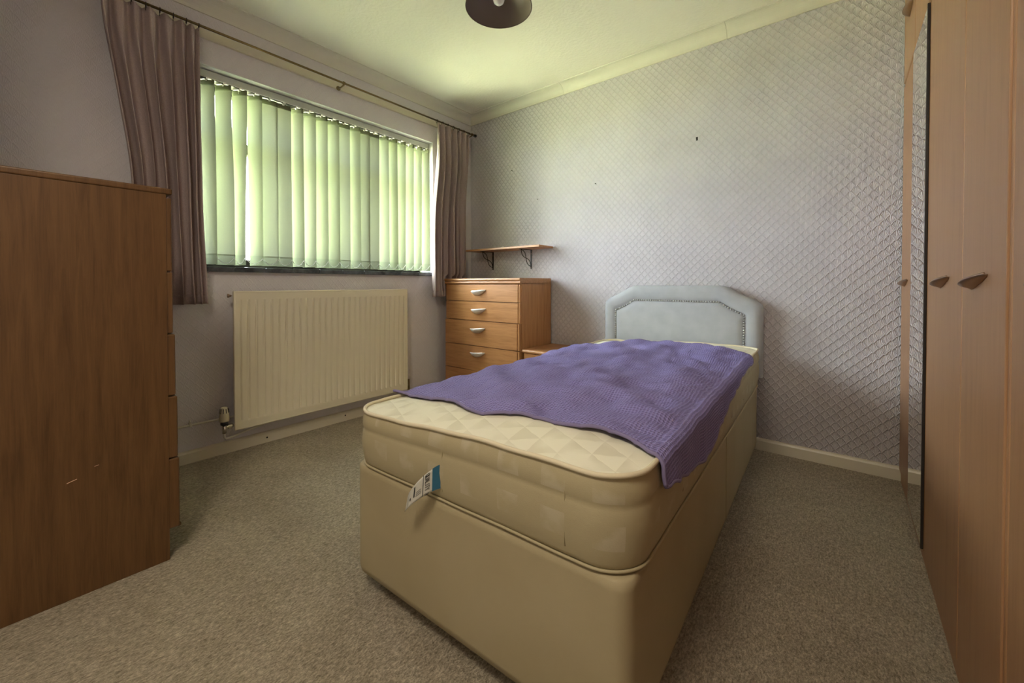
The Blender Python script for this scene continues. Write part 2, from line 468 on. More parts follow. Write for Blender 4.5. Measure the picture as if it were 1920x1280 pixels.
# ------------------------------------------------------------------ window and outside
wn = D.objects.new('window_1', None); COL.objects.link(wn); wn.location = (-0.19, (WY0 + WY1) / 2, WZ0); struct(wn)
FX0, FX1 = -0.225, -0.165
bm = bmesh.new()
fw_ = 0.055
bm_box(bm, FX0, FX1, WY0 + 0.006, WY0 + fw_, WZ0 + 0.02, WZ1 - 0.006, 0.004); bm_box(bm, FX0, FX1, WY1 - fw_, WY1 - 0.006, WZ0 + 0.02, WZ1 - 0.006, 0.004)
bm_box(bm, FX0, FX1, WY0 + 0.02, WY1 - 0.02, WZ0 + 0.02, WZ0 + 0.075, 0.004); bm_box(bm, FX0, FX1, WY0 + 0.02, WY1 - 0.02, WZ1 - 0.065, WZ1 - 0.006, 0.004)
from_bm('frame', bm, M['upvc'], wn)
box('transom', FX0 + 0.004, FX1 - 0.004, WY0 + 0.04, WY1 - 0.04, 1.655, 1.715, M['upvc'], wn, 0.004)
my = [WY0 + 0.04 + (WY1 - WY0 - 0.08) * t for t in (0.0, 0.335, 0.665, 1.0)]
for yy in my[1:3]: box('mullion', FX0 + 0.002, FX1 - 0.002, yy - 0.035, yy + 0.035, WZ0 + 0.05, WZ1 - 0.04, M['upvc'], wn, 0.004)
for a, b_ in zip(my, my[1:]):
    for z0, z1 in ((WZ0 + 0.06, 1.67), (1.70, WZ1 - 0.05)):
        box('pane', -0.198, -0.192, a, b_, z0, z1, M['glass'], wn)
# tiled sill, separate dark tiles butted together
sl = wn
ys = [WY0 + 0.004]
while ys[-1] < WY1 - 0.16: ys.append(ys[-1] + 0.152)
ys[-1] = WY1 - 0.004
for a, b_ in zip(ys, ys[1:]): box('sill_tile', -0.17, 0.028, a + 0.0008, b_ - 0.0008, 0.963, 0.990, M['sill'], sl, 0.004)

struct(box('lawn', -40, -0.6, -30, 30, -0.75, -0.55, M['lawn']))

# ------------------------------------------------------------------ vertical blind
vb = thing('vertical_blind', 'pale green vertical fabric blind hanging closed across the window', 'blind', (-0.07, -1.19, 0.99))
bm = bmesh.new(); bm_box(bm, -0.095, -0.045, WY0 + 0.008, WY1 - 0.008, 1.981, 2.020, 0.004); from_bm('headrail', bm, M['rail'], vb)
box('rail_channel_shade', -0.096, -0.047, WY0 + 0.010, WY1 - 0.010, 1.9775, 1.9808, M['black'], vb)  # black strip added to paint shade on the headrail underside
tube('control_cord', [(-0.045, WY0 + 0.012, 1.981), (-0.045, WY1 - 0.012, 1.981)], 0.0015, M['nylon'], vb, 6)
NS = 20
angs = [50, 50, 54, 52, 8, 6, 50, 48, 48, 46, 8, 46, 10, 8, 54, 58, 62, 64, 66, 66]
twist = [0, -40, 14, 8, 6, -4, 0, 4, 0, -6, 0, 0, -12, 4, 0, 0, 0, 0, 0, 0]
SLW = 0.088
bots = []
for i in range(NS):
    yc = -1.903 + i * 0.0761
    a0 = math.radians(angs[i]); tw = math.radians(twist[i])
    z1, z0 = 1.975, 1.004
    ph = random.uniform(0, 6)
    def P(s, z, i=i, yc=yc, a0=a0, tw=tw, ph=ph):
        t = (1.975 - z) / 0.97
        a = a0 + tw * smooth01(t * 1.3 - 0.15)
        d = (s - 0.5) * SLW
        bow = 0.0035 * (1 - (2 * s - 1) ** 2) + 0.0015 * math.sin(5 * t + ph)
        lean = 0.006 * t * math.sin(ph)
        return (-0.07 + d * math.sin(a) + bow * math.cos(a), yc + lean + d * math.cos(a) - bow * math.sin(a), z)
    o = grid_mesh('slat', 6, 24, lambda s, t: P(s, z1 + (z0 + 0.052 - z1) * t), M['slat'], vb)
    grid_mesh('hem_weight', 6, 4, lambda s, t: tuple(Vector(P(s, z0 + 0.056 - 0.056 * t)) + Vector((0.0012, 0, 0))), M['slat_hem'], o)
    grid_mesh('hanger_pocket', 6, 3, lambda s, t: tuple(Vector(P(s, z1 - 0.028 * t)) + Vector((0.0010, 0, 0))), M['slat_hem'], o, thick=0.0008)
    bm = bmesh.new(); bm_box(bm, -0.077, -0.060, yc - 0.006, yc + 0.006, 1.968, 1.979, 0.002); bm_box(bm, -0.072, -0.068, yc - 0.004, yc + 0.004, 1.955, 1.97)
    bm_box(bm, -0.050, -0.040, yc - 0.006, yc + 0.006, 1.974, 1.984, 0.002)
    from_bm('carrier', bm, M['nylon'], o)
    bots.append((Vector(P(0.06, 1.045)), Vector(P(0.94, 1.045))))
for i in range(NS - 1):
    a = bots[i][1]; b_ = bots[i + 1][1]
    pts = []
    for k in range(11):
        t = k / 10; q = a.lerp(b_, t); q.z -= 0.034 * (1 - (2 * t - 1) ** 2); q.x += 0.004; pts.append(q)
    tube('bottom_chain', pts, 0.0013, M['nylon'], vb, 5)

# ------------------------------------------------------------------ curtain pole and curtains
PX, PZ = 0.088, 2.168
cp = thing('curtain_pole', 'thin dark brass curtain pole above the window', 'curtain pole', (PX, -1.2, PZ))
tube('rod', [(PX, -2.45, PZ), (PX, -0.055, PZ)], 0.0062, M['brass'], cp, 10)
lathe('finial', [(0.0062, 0), (0.010, 0.002), (0.010, 0.006), (0.006, 0.010), (0.013, 0.018), (0.013, 0.024), (0.004, 0.034), (0.0005, 0.036)], (PX, -0.055, PZ), M['iron'], cp, 'y', 14)
for yy in (-2.38, -1.222, -0.075):
    bm = bmesh.new(); bm_tube(bm, [(0.02, yy, PZ - 0.012), (0.05, yy, PZ - 0.016), (PX, yy, PZ - 0.011)], 0.0045, 8)
    bm_lathe(bm, [(0.0085, -0.006), (0.0105, -0.006), (0.0105, 0.006), (0.0085, 0.006)], (PX, yy, PZ), 'y', 14)
    bm_lathe(bm, [(0.0001, 0), (0.014, 0), (0.014, 0.004), (0.0001, 0.006)], (0.018, yy, PZ - 0.012), 'x', 14)
    from_bm('bracket', bm, M['brass'], cp, True)
# small screw plug left on the batten
def curtain(name, label, yl, yr, zt, zb, folds, seed, amp):
    """yl, yr: functions of t (0 top .. 1 bottom) giving left and right edge"""
    c = thing(name, label, 'curtain', (PX, (yl(1) + yr(1)) / 2, zb))
    rnd = random.Random(seed)
    ws = [rnd.uniform(0.7, 1.5) for _ in range(folds)]
    tot = sum(ws); cum = [0]
    for w_ in ws: cum.append(cum[-1] + w_ / tot)
    am = [rnd.uniform(0.7, 1.25) for _ in range(folds)]
    def phase(s):
        for k in range(folds):
            if s <= cum[k + 1] + 1e-9: return k + (s - cum[k]) / (cum[k + 1] - cum[k]), k
        return folds, folds - 1
    def P(s, t):
        z = zt + (zb - zt) * t
        ph, k = phase(s)
        g = smooth01(t * 4)
        A = amp * am[k] * (0.55 + 0.45 * g)
        f1 = math.sin(ph * 2 * PI); f2 = math.sin(ph * 2 * PI * 2 + 1.1) * (1 - g) * 0.55
        x = PX + A * f1 + A * f2 * 0.6 + 0.006 * nz(s * 6, t * 2.2, seed) * (0.4 + t)
        y = yl(t) + (yr(t) - yl(t)) * s + 0.28 * A * math.cos(ph * 2 * PI) * (0.4 + 0.6 * g) + 0.006 * nz(s * 5, t * 3, seed + 9)
        zz = z + (0.006 * math.cos(ph * 2 * PI) if t == 0 else 0)
        if zz < 0.98 and y > -0.43: x = min(x, 0.096)
        return (max(x, 0.026), y, zz)
    grid_mesh('fabric', folds * 16, 60, P, M['curtain'], c, thick=0.002)
    grid_mesh('hem', folds * 16, 3, lambda s, t: tuple(Vector(P(s, 1 - 0.035 * (1 - t))) + Vector((0.0016, 0, 0))), M['curtain'], c, thick=0.0015)
    n = folds
    for k in range(n + 1):
        s = k / n
        yy = yl(0) + (yr(0) - yl(0)) * s
        bm = bmesh.new()
        ring = [(PX + 0.011 * math.cos(a), yy + 0.002 * math.sin(a * 0.5), PZ - 0.004 + 0.012 * math.sin(a)) for a in [2 * PI * q / 16 for q in range(17)]]
        bm_tube(bm, ring, 0.0016, 6, False)
        bm_tube(bm, [(PX, yy, PZ - 0.016), (PX, yy, zt - 0.012)], 0.0012, 5)
        from_bm('curtain_ring', bm, M['iron'], c, True)
    return c
curtain('curtain', 'long taupe curtain bunched beside the shade-darkened chest', lambda t: -2.315 + 0.085 * smooth01(t * 1.6), lambda t: -1.972 - 0.012 * math.sin(t * 3) + 0.022 * t, 2.150, 0.800, 7, 3, 0.028)
curtain('curtain', 'mauve brown curtain behind the tall light wood chest', lambda t: -0.462 - 0.055 * smooth01(t * 1.5), lambda t: -0.115 - 0.045 * smooth01(t * 2.0), 2.150, 0.800, 6, 11, 0.042)

# ------------------------------------------------------------------ radiator
RY0, RY1, RZ0, RZ1, RXF = -1.838, -0.750, 0.137, 0.860, 0.100
rd = thing('radiator', 'cream ribbed panel radiator on the wall below the window', 'radiator', (0.06, (RY0 + RY1) / 2, RZ0))
def front_x(y, z):
    """profile of the pressed front"""
    ys_ = y - RY0 - 0.030; W_ = RY1 - RY0 - 0.060
    zi = min(z - RZ0 - 0.040, RZ1 - 0.045 - z)
    if ys_ < 0 or ys_ > W_ or zi < 0: return 0.0
    n_ = 27
    ph = ys_ / W_ * n_; d = abs(ph - round(ph))
    g = -0.021 * math.exp(-(d / 0.11) ** 2) - 0.003
    return g * smooth01(zi / 0.012)
NYR = 27 * 12
def PR(s, t):
    y = RY0 + 0.004 + (RY1 - RY0 - 0.008) * s
    tt = [0, .012, .03, .045, .052, .058, .064, .5, .936, .942, .948, .955, .97, .988, 1.0]
    k = t * (len(tt) - 1); i0 = min(int(k), len(tt) - 2); tz = tt[i0] + (tt[i0 + 1] - tt[i0]) * (k - i0)
    z = RZ0 + (RZ1 - RZ0) * tz
    return (RXF + front_x(y, z), y, z)
o = grid_mesh('front_panel', NYR, 14, PR, M['enamel'], rd)
bm = bmesh.new()
bm_box(bm, 0.082, 0.1005, RY0, RY0 + 0.010, RZ0, RZ1, 0.003); bm_box(bm, 0.082, 0.1005, RY1 - 0.010, RY1, RZ0, RZ1, 0.003)
bm_box(bm, 0.082, 0.1005, RY0, RY1, RZ1 - 0.010, RZ1 + 0.002, 0.004); bm_box(bm, 0.082, 0.1005, RY0, RY1, RZ0 - 0.002, RZ0 + 0.008, 0.003)
from_bm('edge_seam', bm, M['enamel'], rd, False)
box('water_body', 0.045, 0.090, RY0 + 0.012, RY1 - 0.012, RZ0 + 0.01, RZ1 - 0.008, M['enamel'], rd, 0.004)
for yy in (RY0 + 0.2, RY1 - 0.2): box('wall_bracket', 0.001, 0.05, yy - 0.02, yy + 0.02, RZ0 + 0.06, RZ1 - 0.06, M['enamel'], rd)
lathe('bleed_valve', [(0.0001, 0.014), (0.004, 0.014), (0.006, 0.010), (0.006, 0.004), (0.010, 0.003), (0.010, -0.004), (0.0001, -0.004)][::-1], (0.075, RY0 - 0.016, 0.838), M['bronze'], rd, 'y', 12, False)
# thermostatic valve
tv = lathe('thermostat_valve', [(0.0001, 0.188), (0.021, 0.190), (0.023, 0.196), (0.022, 0.222), (0.0205, 0.235), (0.0165, 0.258), (0.012, 0.264), (0.0001, 0.266)], (0.075, -1.877, 0), M['plastic'], rd, 'z', 24, False)
bm = bmesh.new()
for k in range(10):
    a = 2 * PI * k / 10 + 0.2
    c0 = Vector((0.075 + 0.0208 * math.cos(a), -1.877 + 0.0208 * math.sin(a), 0.234)); c1 = Vector((0.075 + 0.0168 * math.cos(a), -1.877 + 0.0168 * math.sin(a), 0.257))
    bm_tube(bm, [c0, c1], 0.0019, 5)
from_bm('vent_slot', bm, M['iron'], tv)
lathe('valve_collar', [(0.0001, 0.172), (0.016, 0.172), (0.017, 0.180), (0.0155, 0.189), (0.0001, 0.189)], (0.075, -1.877, 0), M['castor'], rd, 'z', 20, False)
bm = bmesh.new(); bm_tube(bm, [(0.075, -1.877, 0.172), (0.075, -1.877, 0.128)], [0.011, 0.010], 12); bm_tube(bm, [(0.075, -1.877, 0.160), (0.075, -1.838, 0.160)], 0.009, 12)
bm_lathe(bm, [(0.013, -0.008), (0.013, 0.008)], (0.075, -1.852, 0.160), 'y', 6); from_bm('valve_body', bm, M['chrome'], rd, True)
tube('feed_pipe', [(0.075, -1.877, 0.130), (0.075, -1.877, 0.108), (0.072, -1.870, 0.098), (0.066, -1.855, 0.095), (0.050, -1.75, 0.110), (0.030, -1.62, 0.122)], 0.0055, M['cove'], rd, 10)
bm = bmesh.new(); bm_tube(bm, [(0.07, -0.750, 0.155), (0.07, -0.722, 0.155), ], 0.008, 10); bm_tube(bm, [(0.07, -0.722, 0.09), (0.07, -0.722, 0.20)], 0.009, 12)
from_bm('lockshield_valve', bm, M['brass'], rd, True)
hp = thing('heating_pipe', 'thin painted heating pipe running along the skirting', 'pipe', (0.02, -2.2, 0.19))
tube('pipe', [(0.018, -2.68, 0.197), (0.018, -1.9, 0.191), (0.018, -1.78, 0.189), (0.018, -1.70, 0.189)], 0.0055, M['cove'], hp, 10)
for yy in (-2.005, -2.45):
    bm = bmesh.new(); bm_box(bm, 0.001, 0.026, yy - 0.006, yy + 0.006, 0.183, 0.203, 0.003); bm_box(bm, 0.001, 0.012, yy - 0.003, yy + 0.003, 0.202, 0.214, 0.002); from_bm('pipe_clip', bm, M['cove'], hp)

# ------------------------------------------------------------------ furniture handles
def handle_mesh(L=0.150, prot=0.026, h=0.030):
    """cup pull, built along x, standing proud towards -y, top edge at z=0"""
    n_ = 20; bm_ = bmesh.new(); rows = []
    for i in range(n_ + 1):
        s = -1 + 2 * i / n_; x = s * L / 2
        k = max(0.0, 1 - abs(s) ** 2.2) * (1 - 0.25 * s)
        p_ = 0.004 + prot * k; hh = 0.008 + h * k
        tilt = 0.005 * s
        rows.append([bm_.verts.new(v) for v in ((x, -p_, tilt), (x, -p_ - 0.0025, tilt - 0.004), (x, -p_ * 0.78, tilt - hh * 0.62), (x, -0.001, tilt - hh),
                                               (x, -0.0, tilt - hh + 0.004), (x, -p_ * 0.62, tilt - hh * 0.55), (x, -p_ * 0.86, tilt - 0.003))])
    for a, b_ in zip(rows, rows[1:]):
        for k in range(7): bm_.faces.new((a[k], a[(k + 1) % 7], b_[(k + 1) % 7], b_[k]))
    bm_.faces.new(rows[0]); bm_.faces.new(rows[-1][::-1])
    bmesh.ops.recalc_face_normals(bm_, faces=bm_.faces)
    me = D.meshes.new('handle'); bm_.to_mesh(me); bm_.free()
    for p_ in me.polygons: p_.use_smooth = True
    return me
HM = handle_mesh(); HM.materials.append(M['metal'])
HB = handle_mesh(0.120, 0.020, 0.002); HB.materials.append(M['bronze'])
def put_handle(me, loc, rz, parent, name='handle'):
    o = D.objects.new(name, me); COL.objects.link(o); o.location = loc; o.rotation_euler = (0, 0, rz)
    o.parent = parent; o.matrix_parent_inverse = world_of(parent).inverted()
    return o

# ------------------------------------------------------------------ tall chest by the window
def bullnose_top(x0, x1, yf, yb, z0, z1, right_over=0.0):
    """slab with double rounded moulding along the front edge"""
    h = z1 - z0; pr = []
    for k in range(9):
        a = -PI / 2 + PI * k / 8; pr.append((yf + 0.010 - 0.010 * math.cos(a), z0 + h * 0.25 + h * 0.25 * math.sin(a)))
    for k in range(9):
        a = -PI / 2 + PI * k / 8; pr.append((yf + 0.006 - 0.010 * math.cos(a), z0 + h * 0.75 + h * 0.25 * math.sin(a)))
    pr += [(yb, z1), (yb, z0)]
    bm_ = bmesh.new(); bm_prism(bm_, pr, 'x', x0, x1); return bm_
def drawer_front(x0, x1, yf, z0, z1, rb, parent, material, th=0.018):
    """front board with rounded vertical ends"""
    poly = [(x0, yf + th)]
    for k in range(7):
        a = PI + PI / 2 * k / 6; poly.append((x0 + rb + rb * math.cos(a), yf + rb + rb * math.sin(a)))
    for k in range(7):
        a = -PI / 2 + PI / 2 * k / 6; poly.append((x1 - rb + rb * math.cos(a), yf + rb + rb * math.sin(a)))
    poly.append((x1, yf + th))
    bm_ = bmesh.new(); bm_prism(bm_, poly, 'z', z0, z1)
    return from_bm('drawer', bm_, material, parent)
CX0, CX1, CYF, CYB = 0.105, 0.857, -0.396, -0.022
ch = thing('chest_of_drawers', 'tall light wood chest of drawers under the wall shelf', 'chest', ((CX0 + CX1) / 2, -0.2, 0))
bm = bmesh.new(); bm_box(bm, CX1 - 0.018, CX1, CYF + 0.020, CYB, 0, 0.905); from_bm('side_panel', bm, M['teak_z'], ch)
bm = bmesh.new(); bm_box(bm, CX0, CX0 + 0.018, CYF + 0.020, CYB, 0, 0.905); from_bm('side_panel', bm, M['teak_z'], ch)
box('back_panel', CX0 + 0.018, CX1 - 0.018, CYB - 0.006, CYB, 0.03, 0.9, M['teak_z'], ch)
box('carcass_frame', CX0 + 0.018, CX1 - 0.018, CYF + 0.024, CYB - 0.006, 0.03, 0.89, M['groove'], ch)
box('plinth', CX0 + 0.018, CX1 - 0.018, CYF + 0.03, CYF + 0.045, 0, 0.07, M['teak_x'], ch)
from_bm('top', bullnose_top(CX0 - 0.003, CX1 + 0.0, CYF - 0.002, CYB, 0.900, 0.941), M['teak_x'], ch)
for (z0, z1, yf, hz) in ((0.772, 0.897, CYF + 0.006, 0.853), (0.629, 0.770, CYF + 0.006, 0.716), (0.443, 0.627, CYF - 0.003, 0.574), (0.258, 0.441, CYF - 0.003, 0.397), (0.073, 0.256, CYF - 0.003, 0.205)):
    dw = drawer_front(CX0 + 0.004, CX1 - 0.022 + 0.0, yf, z0 + 0.0015, z1 - 0.0015, 0.006, ch, M['teak_x'])
    ed = drawer_front(CX1 - 0.0205, CX1 - 0.002, yf, z0 + 0.0015, z1 - 0.0015, 0.008, ch, M['teak_z']); ed.name = 'edge_strip'
    put_handle(HM, (0.464, yf, hz), 0, dw)

# bedside cabinet between chest and bed
BX0, BX1, BYF = 0.868, 1.285, -0.375
bc = thing('bedside_cabinet', 'low light wood bedside cabinet half hidden behind the bed', 'cabinet', ((BX0 + BX1) / 2, -0.2, 0))
box('side_panel', BX0 + 0.004, BX0 + 0.020, BYF + 0.01, -0.022, 0, 0.432, M['teak_z'], bc)
box('side_panel', BX1 - 0.020, BX1 - 0.004, BYF + 0.01, -0.022, 0, 0.432, M['teak_z'], bc)
box('back_panel', BX0 + 0.02, BX1 - 0.02, -0.03, -0.022, 0.03, 0.43, M['teak_z'], bc)
box('inner_shelf', BX0 + 0.02, BX1 - 0.02, BYF + 0.02, -0.03, 0.06, 0.08, M['teak_x'], bc)
bm = bmesh.new(); pr = []
for k in range(9):
    a = -PI / 2 + PI * k / 8; pr.append((BYF - 0.012 + 0.012 - 0.012 * math.cos(a), 0.445 + 0.012 * math.sin(a)))
pr += [(-0.022, 0.457), (-0.022, 0.433)]
bm_prism(bm, pr, 'x', BX0, BX1); from_bm('top', bm, M['teak_x'], bc)
for z0, z1 in ((0.26, 0.430), (0.085, 0.257)):
    dw = drawer_front(BX0 + 0.006, BX1 - 0.006, BYF - 0.002, z0, z1, 0.006, bc, M['teak_x'])
    put_handle(HM, ((BX0 + BX1) / 2, BYF - 0.002, z1 - 0.05), 0, dw)

# ------------------------------------------------------------------ near left chest, teak with shade painted into its colour
KX0, KX1, KYF, KYB, KH = 0.085, 0.854, -2.245, -2.672, 1.208
kc = thing('chest_of_drawers', 'tall shade-darkened teak chest side panel filling the left edge', 'chest', ((KX0 + KX1) / 2, -2.46, 0))
box('side_panel', KX1 - 0.018, KX1, KYB, KYF - 0.004, 0, KH - 0.020, M['shaded_z'], kc, 0.001)
box('side_panel', KX0, KX0 + 0.018, KYB, KYF - 0.004, 0, KH - 0.020, M['shaded_z'], kc, 0.001)
box('back_panel', KX0 + 0.018, KX1 - 0.018, KYB, KYB + 0.006, 0.03, KH - 0.03, M['shaded_z'], kc)
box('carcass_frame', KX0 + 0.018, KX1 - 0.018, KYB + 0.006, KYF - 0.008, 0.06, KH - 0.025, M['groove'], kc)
box('top', KX0 - 0.002, KX1 + 0.002, KYB, KYF + 0.012, KH - 0.020, KH, M['shaded_z'], kc, 0.005, 3)
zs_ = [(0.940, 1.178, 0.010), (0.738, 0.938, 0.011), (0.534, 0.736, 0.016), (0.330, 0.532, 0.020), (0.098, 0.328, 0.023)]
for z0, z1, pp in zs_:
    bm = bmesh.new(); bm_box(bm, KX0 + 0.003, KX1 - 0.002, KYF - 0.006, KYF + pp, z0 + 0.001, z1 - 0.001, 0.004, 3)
    dw = from_bm('drawer', bm, M['shaded_z'], kc)
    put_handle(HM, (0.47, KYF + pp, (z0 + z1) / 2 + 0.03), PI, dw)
lathe('lower_lip', [(0.0001, 0), (0.006, 0.0), (0.006, 0.7), (0.0001, 0.7)], (KX0 + 0.06, KYF + 0.022, 0.102), M['shaded_z'], kc, 'x', 10, False)
# pale scratches on the side panel
bm = bmesh.new(); bm_tube(bm, [(KX1 + 0.0002, -2.475, 0.335), (KX1 + 0.0004, -2.455, 0.341)], 0.0012, 5); bm_tube(bm, [(KX1 + 0.0002, -2.420, 0.365), (KX1 + 0.0004, -2.410, 0.367)], 0.0008, 5)
from_bm('scratch', bm, M['teak_x'], kc)

# ------------------------------------------------------------------ wall shelf
sh = thing('wall_shelf', 'short light wood shelf on two scrolled iron brackets', 'shelf', (0.49, -0.09, 1.16))
SZ0, SZ1 = 1.166, 1.181
bm = bmesh.new(); bm_box(bm, 0.118, 0.862, -0.182, -0.001, SZ0, SZ1, 0.0015, 2); from_bm('board', bm, M['teak_x'], sh)
def bracket(x):
    bm_ = bmesh.new()
    bm_box(bm_, x - 0.007, x + 0.007, -0.004, -0.0005, 1.018, SZ0, 0.001); bm_box(bm_, x - 0.007, x + 0.007, -0.150, -0.0005, SZ0 - 0.004, SZ0 - 0.0002, 0.001)
    o_ = from_bm('bracket', bm_, M['iron'], sh)
    bm_ = bmesh.new()
    a = Vector((x, -0.132, SZ0 - 0.005)); b2 = Vector((x, -0.006, 1.036)); d = b2 - a; nn = Vector((0, d.z, -d.y)).normalized()
    for sg in (-1, 1):
        pts = [a + d * (k / 24) + nn * (sg * 0.017 * math.sin(2 * PI * k / 24)) for k in range(25)]
        bm_tube(bm_, pts, 0.0028, 6)
    from_bm('scroll', bm_, M['iron'], o_, True)
    for zz in (1.028, 1.135):
        bm_ = bmesh.new(); bm_lathe(bm_, [(0.0001, -0.0065), (0.003, -0.0062), (0.0042, -0.004), (0.0042, -0.003)], (x, 0, zz), 'y', 10)
        from_bm('screw', bm_, M['chrome'], o_, True)
bracket(0.262); bracket(0.660)

# ------------------------------------------------------------------ bed
TH = math.radians(2.0)
F0 = Vector((1.425, -1.93, 0))
BW, BL = 0.85, 1.812
def bed(u, w, z): return Vector((F0.x + u * math.cos(TH) - w * math.sin(TH), F0.y + u * math.sin(TH) + w * math.cos(TH), z))
bd = thing('divan_base', 'cream fabric divan bed base standing on castors', 'bed base', tuple(bed(BW / 2, BL / 2, 0)))
def rrect(W_, L_, r, inset=0.0, n=10, mid=40):
    """closed outline of a rounded rectangle in bed coordinates, evenly parameterised"""
    pts = []
    x0, x1, y0, y1 = inset, W_ - inset, inset, L_ - inset
    r = max(r - inset, 0.004)
    def arc(cx, cy, a0):
        return [(cx + r * math.cos(a0 + PI / 2 * k / n), cy + r * math.sin(a0 + PI / 2 * k / n)) for k in range(n + 1)]
    def seg(a, b_, m_):
        return [(a[0] + (b_[0] - a[0]) * k / m_, a[1] + (b_[1] - a[1]) * k / m_) for k in range(1, m_)]
    A = arc(x0 + r, y0 + r, PI); B = arc(x1 - r, y0 + r, -PI / 2); C_ = arc(x1 - r, y1 - r, 0); E_ = arc(x0 + r, y1 - r, PI / 2)
    pts += A + seg(A[-1], B[0], mid) + B + seg(B[-1], C_[0], mid * 2) + C_ + seg(C_[-1], E_[0], mid) + E_ + seg(E_[-1], A[0], mid * 2)
    return pts
def loft(name, loops, material, parent, cap0=False, cap1=False, smooth=True, uvf=None):
    n_ = len(loops[0]); vs = []; fs = []
    for lp in loops: vs += [tuple(v) for v in lp]
    for j in range(len(loops) - 1):
        for i in range(n_): fs.append((j * n_ + i, j * n_ + (i + 1) % n_, (j + 1) * n_ + (i + 1) % n_, (j + 1) * n_ + i))
    if cap0: fs.append(tuple(range(n_))[::-1])
    if cap1: fs.append(tuple((len(loops) - 1) * n_ + i for i in range(n_)))
    me = D.meshes.new(name); me.from_pydata(vs, [], fs)
    if uvf:
        L = me.uv_layers.new(name='UVMap')
        for p_ in me.polygons:
            for li in p_.loop_indices:
                vi = me.loops[li].vertex_index; L.data[li].uv = uvf(vi // n_, vi % n_, vs[vi])
    return link(name, me, material, parent, smooth)
ob = rrect(BW - 0.012, BL, 0.035, 0.0)
def shift(p_): return (p_[0] + 0.006, p_[1])
loops = []
for z, ins in ((0.055, 0.012), (0.057, 0.003), (0.075, 0.0), (0.2, 0.0), (0.350, 0.0), (0.3685, 0.0005), (0.3720, 0.006)):
    loops.append([bed(*shift((p_[0] + (BW / 2 - p_[0]) * ins / (BW / 2), p_[1] + (BL / 2 - p_[1]) * ins / (BL / 2))), z) for p_ in ob])
loft('base', loops, M['divan'], bd, True, True)
# seam where the two halves of the divan meet, and side panel folds
for w_ in (0.92,):
    bm = bmesh.new(); bm_box(bm, 0, 0.0015, -0.0015, 0.0015, 0.06, 0.36)
    o = from_bm('seam', bm, M['tick_side'], bd); o.matrix_parent_inverse = world_of(bd).inverted()
    o.location = bed(BW - 0.006, w_, 0); o.rotation_euler = (0, 0, TH)
for (u, w_) in ((0.07, 0.075), (BW - 0.08, 0.08), (0.07, BL - 0.08), (BW - 0.08, BL - 0.08)):
    bm = bmesh.new(); c_ = bed(u, w_, 0.024)
    bm_lathe(bm, [(0.0001, -0.011), (0.020, -0.011), (0.024, -0.006), (0.024, 0.006), (0.020, 0.011), (0.0001, 0.011)], c_, 'x', 16)
    bm_tube(bm, [c_ + Vector((0, 0, 0.0)), c_ + Vector((0, 0, 0.034))], 0.008, 8)
    from_bm('castor', bm, M['castor'], bd, True)

# headboard -----------------------------------------------------------
HOUT = [(1.313, 0.40), (1.313, 0.768), (1.320, 0.786), (1.349, 0.810), (1.409, 0.836), (1.450, 0.860), (1.478, 0.876), (1.514, 0.890),
        (2.024, 0.890), (2.060, 0.876), (2.088, 0.860), (2.128, 0.836), (2.186, 0.810), (2.214, 0.788), (2.221, 0.768), (2.221, 0.40)]
HIN = [(1.395, 0.40), (1.395, 0.730), (1.471, 0.767), (1.519, 0.799), (2.012, 0.799), (2.060, 0.767), (2.136, 0.730), (2.136, 0.40)]
def resample(poly, n_):
    ds = [0]
    for a, b_ in zip(poly, poly[1:]): ds.append(ds[-1] + math.dist(a, b_))
    out = []
    for k in range(n_ + 1):
        t = ds[-1] * k / n_
        for i in range(len(poly) - 1):
            if t <= ds[i + 1] + 1e-9:
                f_ = (t - ds[i]) / max(ds[i + 1] - ds[i], 1e-9); out.append((poly[i][0] + (poly[i + 1][0] - poly[i][0]) * f_, poly[i][1] + (poly[i + 1][1] - poly[i][1]) * f_)); break
    return out
NH = 120
ro, ri = resample(HOUT, NH), resample(HIN, NH)
YB, YFm = -0.012, -0.072
rows = []
prof = [(0.0, YB), (0.0, YB - 0.030), (0.02, YB - 0.042), (0.07, -0.062), (0.16, -0.0700), (0.4, -0.0745), (0.7, -0.0730), (0.9, -0.0680), (1.0, -0.0600)]
for f_, y in prof:
    rows.append([Vector((a[0] + (c_[0] - a[0]) * f_, y, a[1] + (c_[1] - a[1]) * f_)) for a, c_ in zip(ro, ri)])
vs = [tuple(v) for r_ in rows for v in r_]; n_ = NH + 1
fs = [(j * n_ + i, j * n_ + i + 1, (j + 1) * n_ + i + 1, (j + 1) * n_ + i) for j in range(len(rows) - 1) for i in range(NH)]
fs.append(tuple(range(n_)))                     # flat back
me = D.meshes.new('padded_border'); me.from_pydata(vs, [], fs)
hbt = thing('headboard', 'grey padded headboard with clipped corners and studded inner panel', 'headboard', (1.766, -0.04, 0.40))
hb = link('padded_border', me, M['suede'], hbt, True)
ctr = (1.766, 0.40)
rows = []
for f_, y in ((0.0, -0.058), (0.012, -0.066), (0.035, -0.0725), (0.10, -0.0760), (0.4, -0.0775), (0.98, -0.078)):
    rows.append([Vector((p_[0] + (ctr[0] - p_[0]) * f_, y, p_[1] + (ctr[1] - p_[1]) * f_)) for p_ in ri])
vs = [tuple(v) for r_ in rows for v in r_]
fs = [(j * n_ + i, j * n_ + i + 1, (j + 1) * n_ + i + 1, (j + 1) * n_ + i) for j in range(len(rows) - 1) for i in range(NH)]
fs.append(tuple((len(rows) - 1) * n_ + i for i in range(n_)))
me = D.meshes.new('inner_panel'); me.from_pydata(vs, [], fs)
link('inner_panel', me, M['suede'], hbt, True)
bm = bmesh.new()
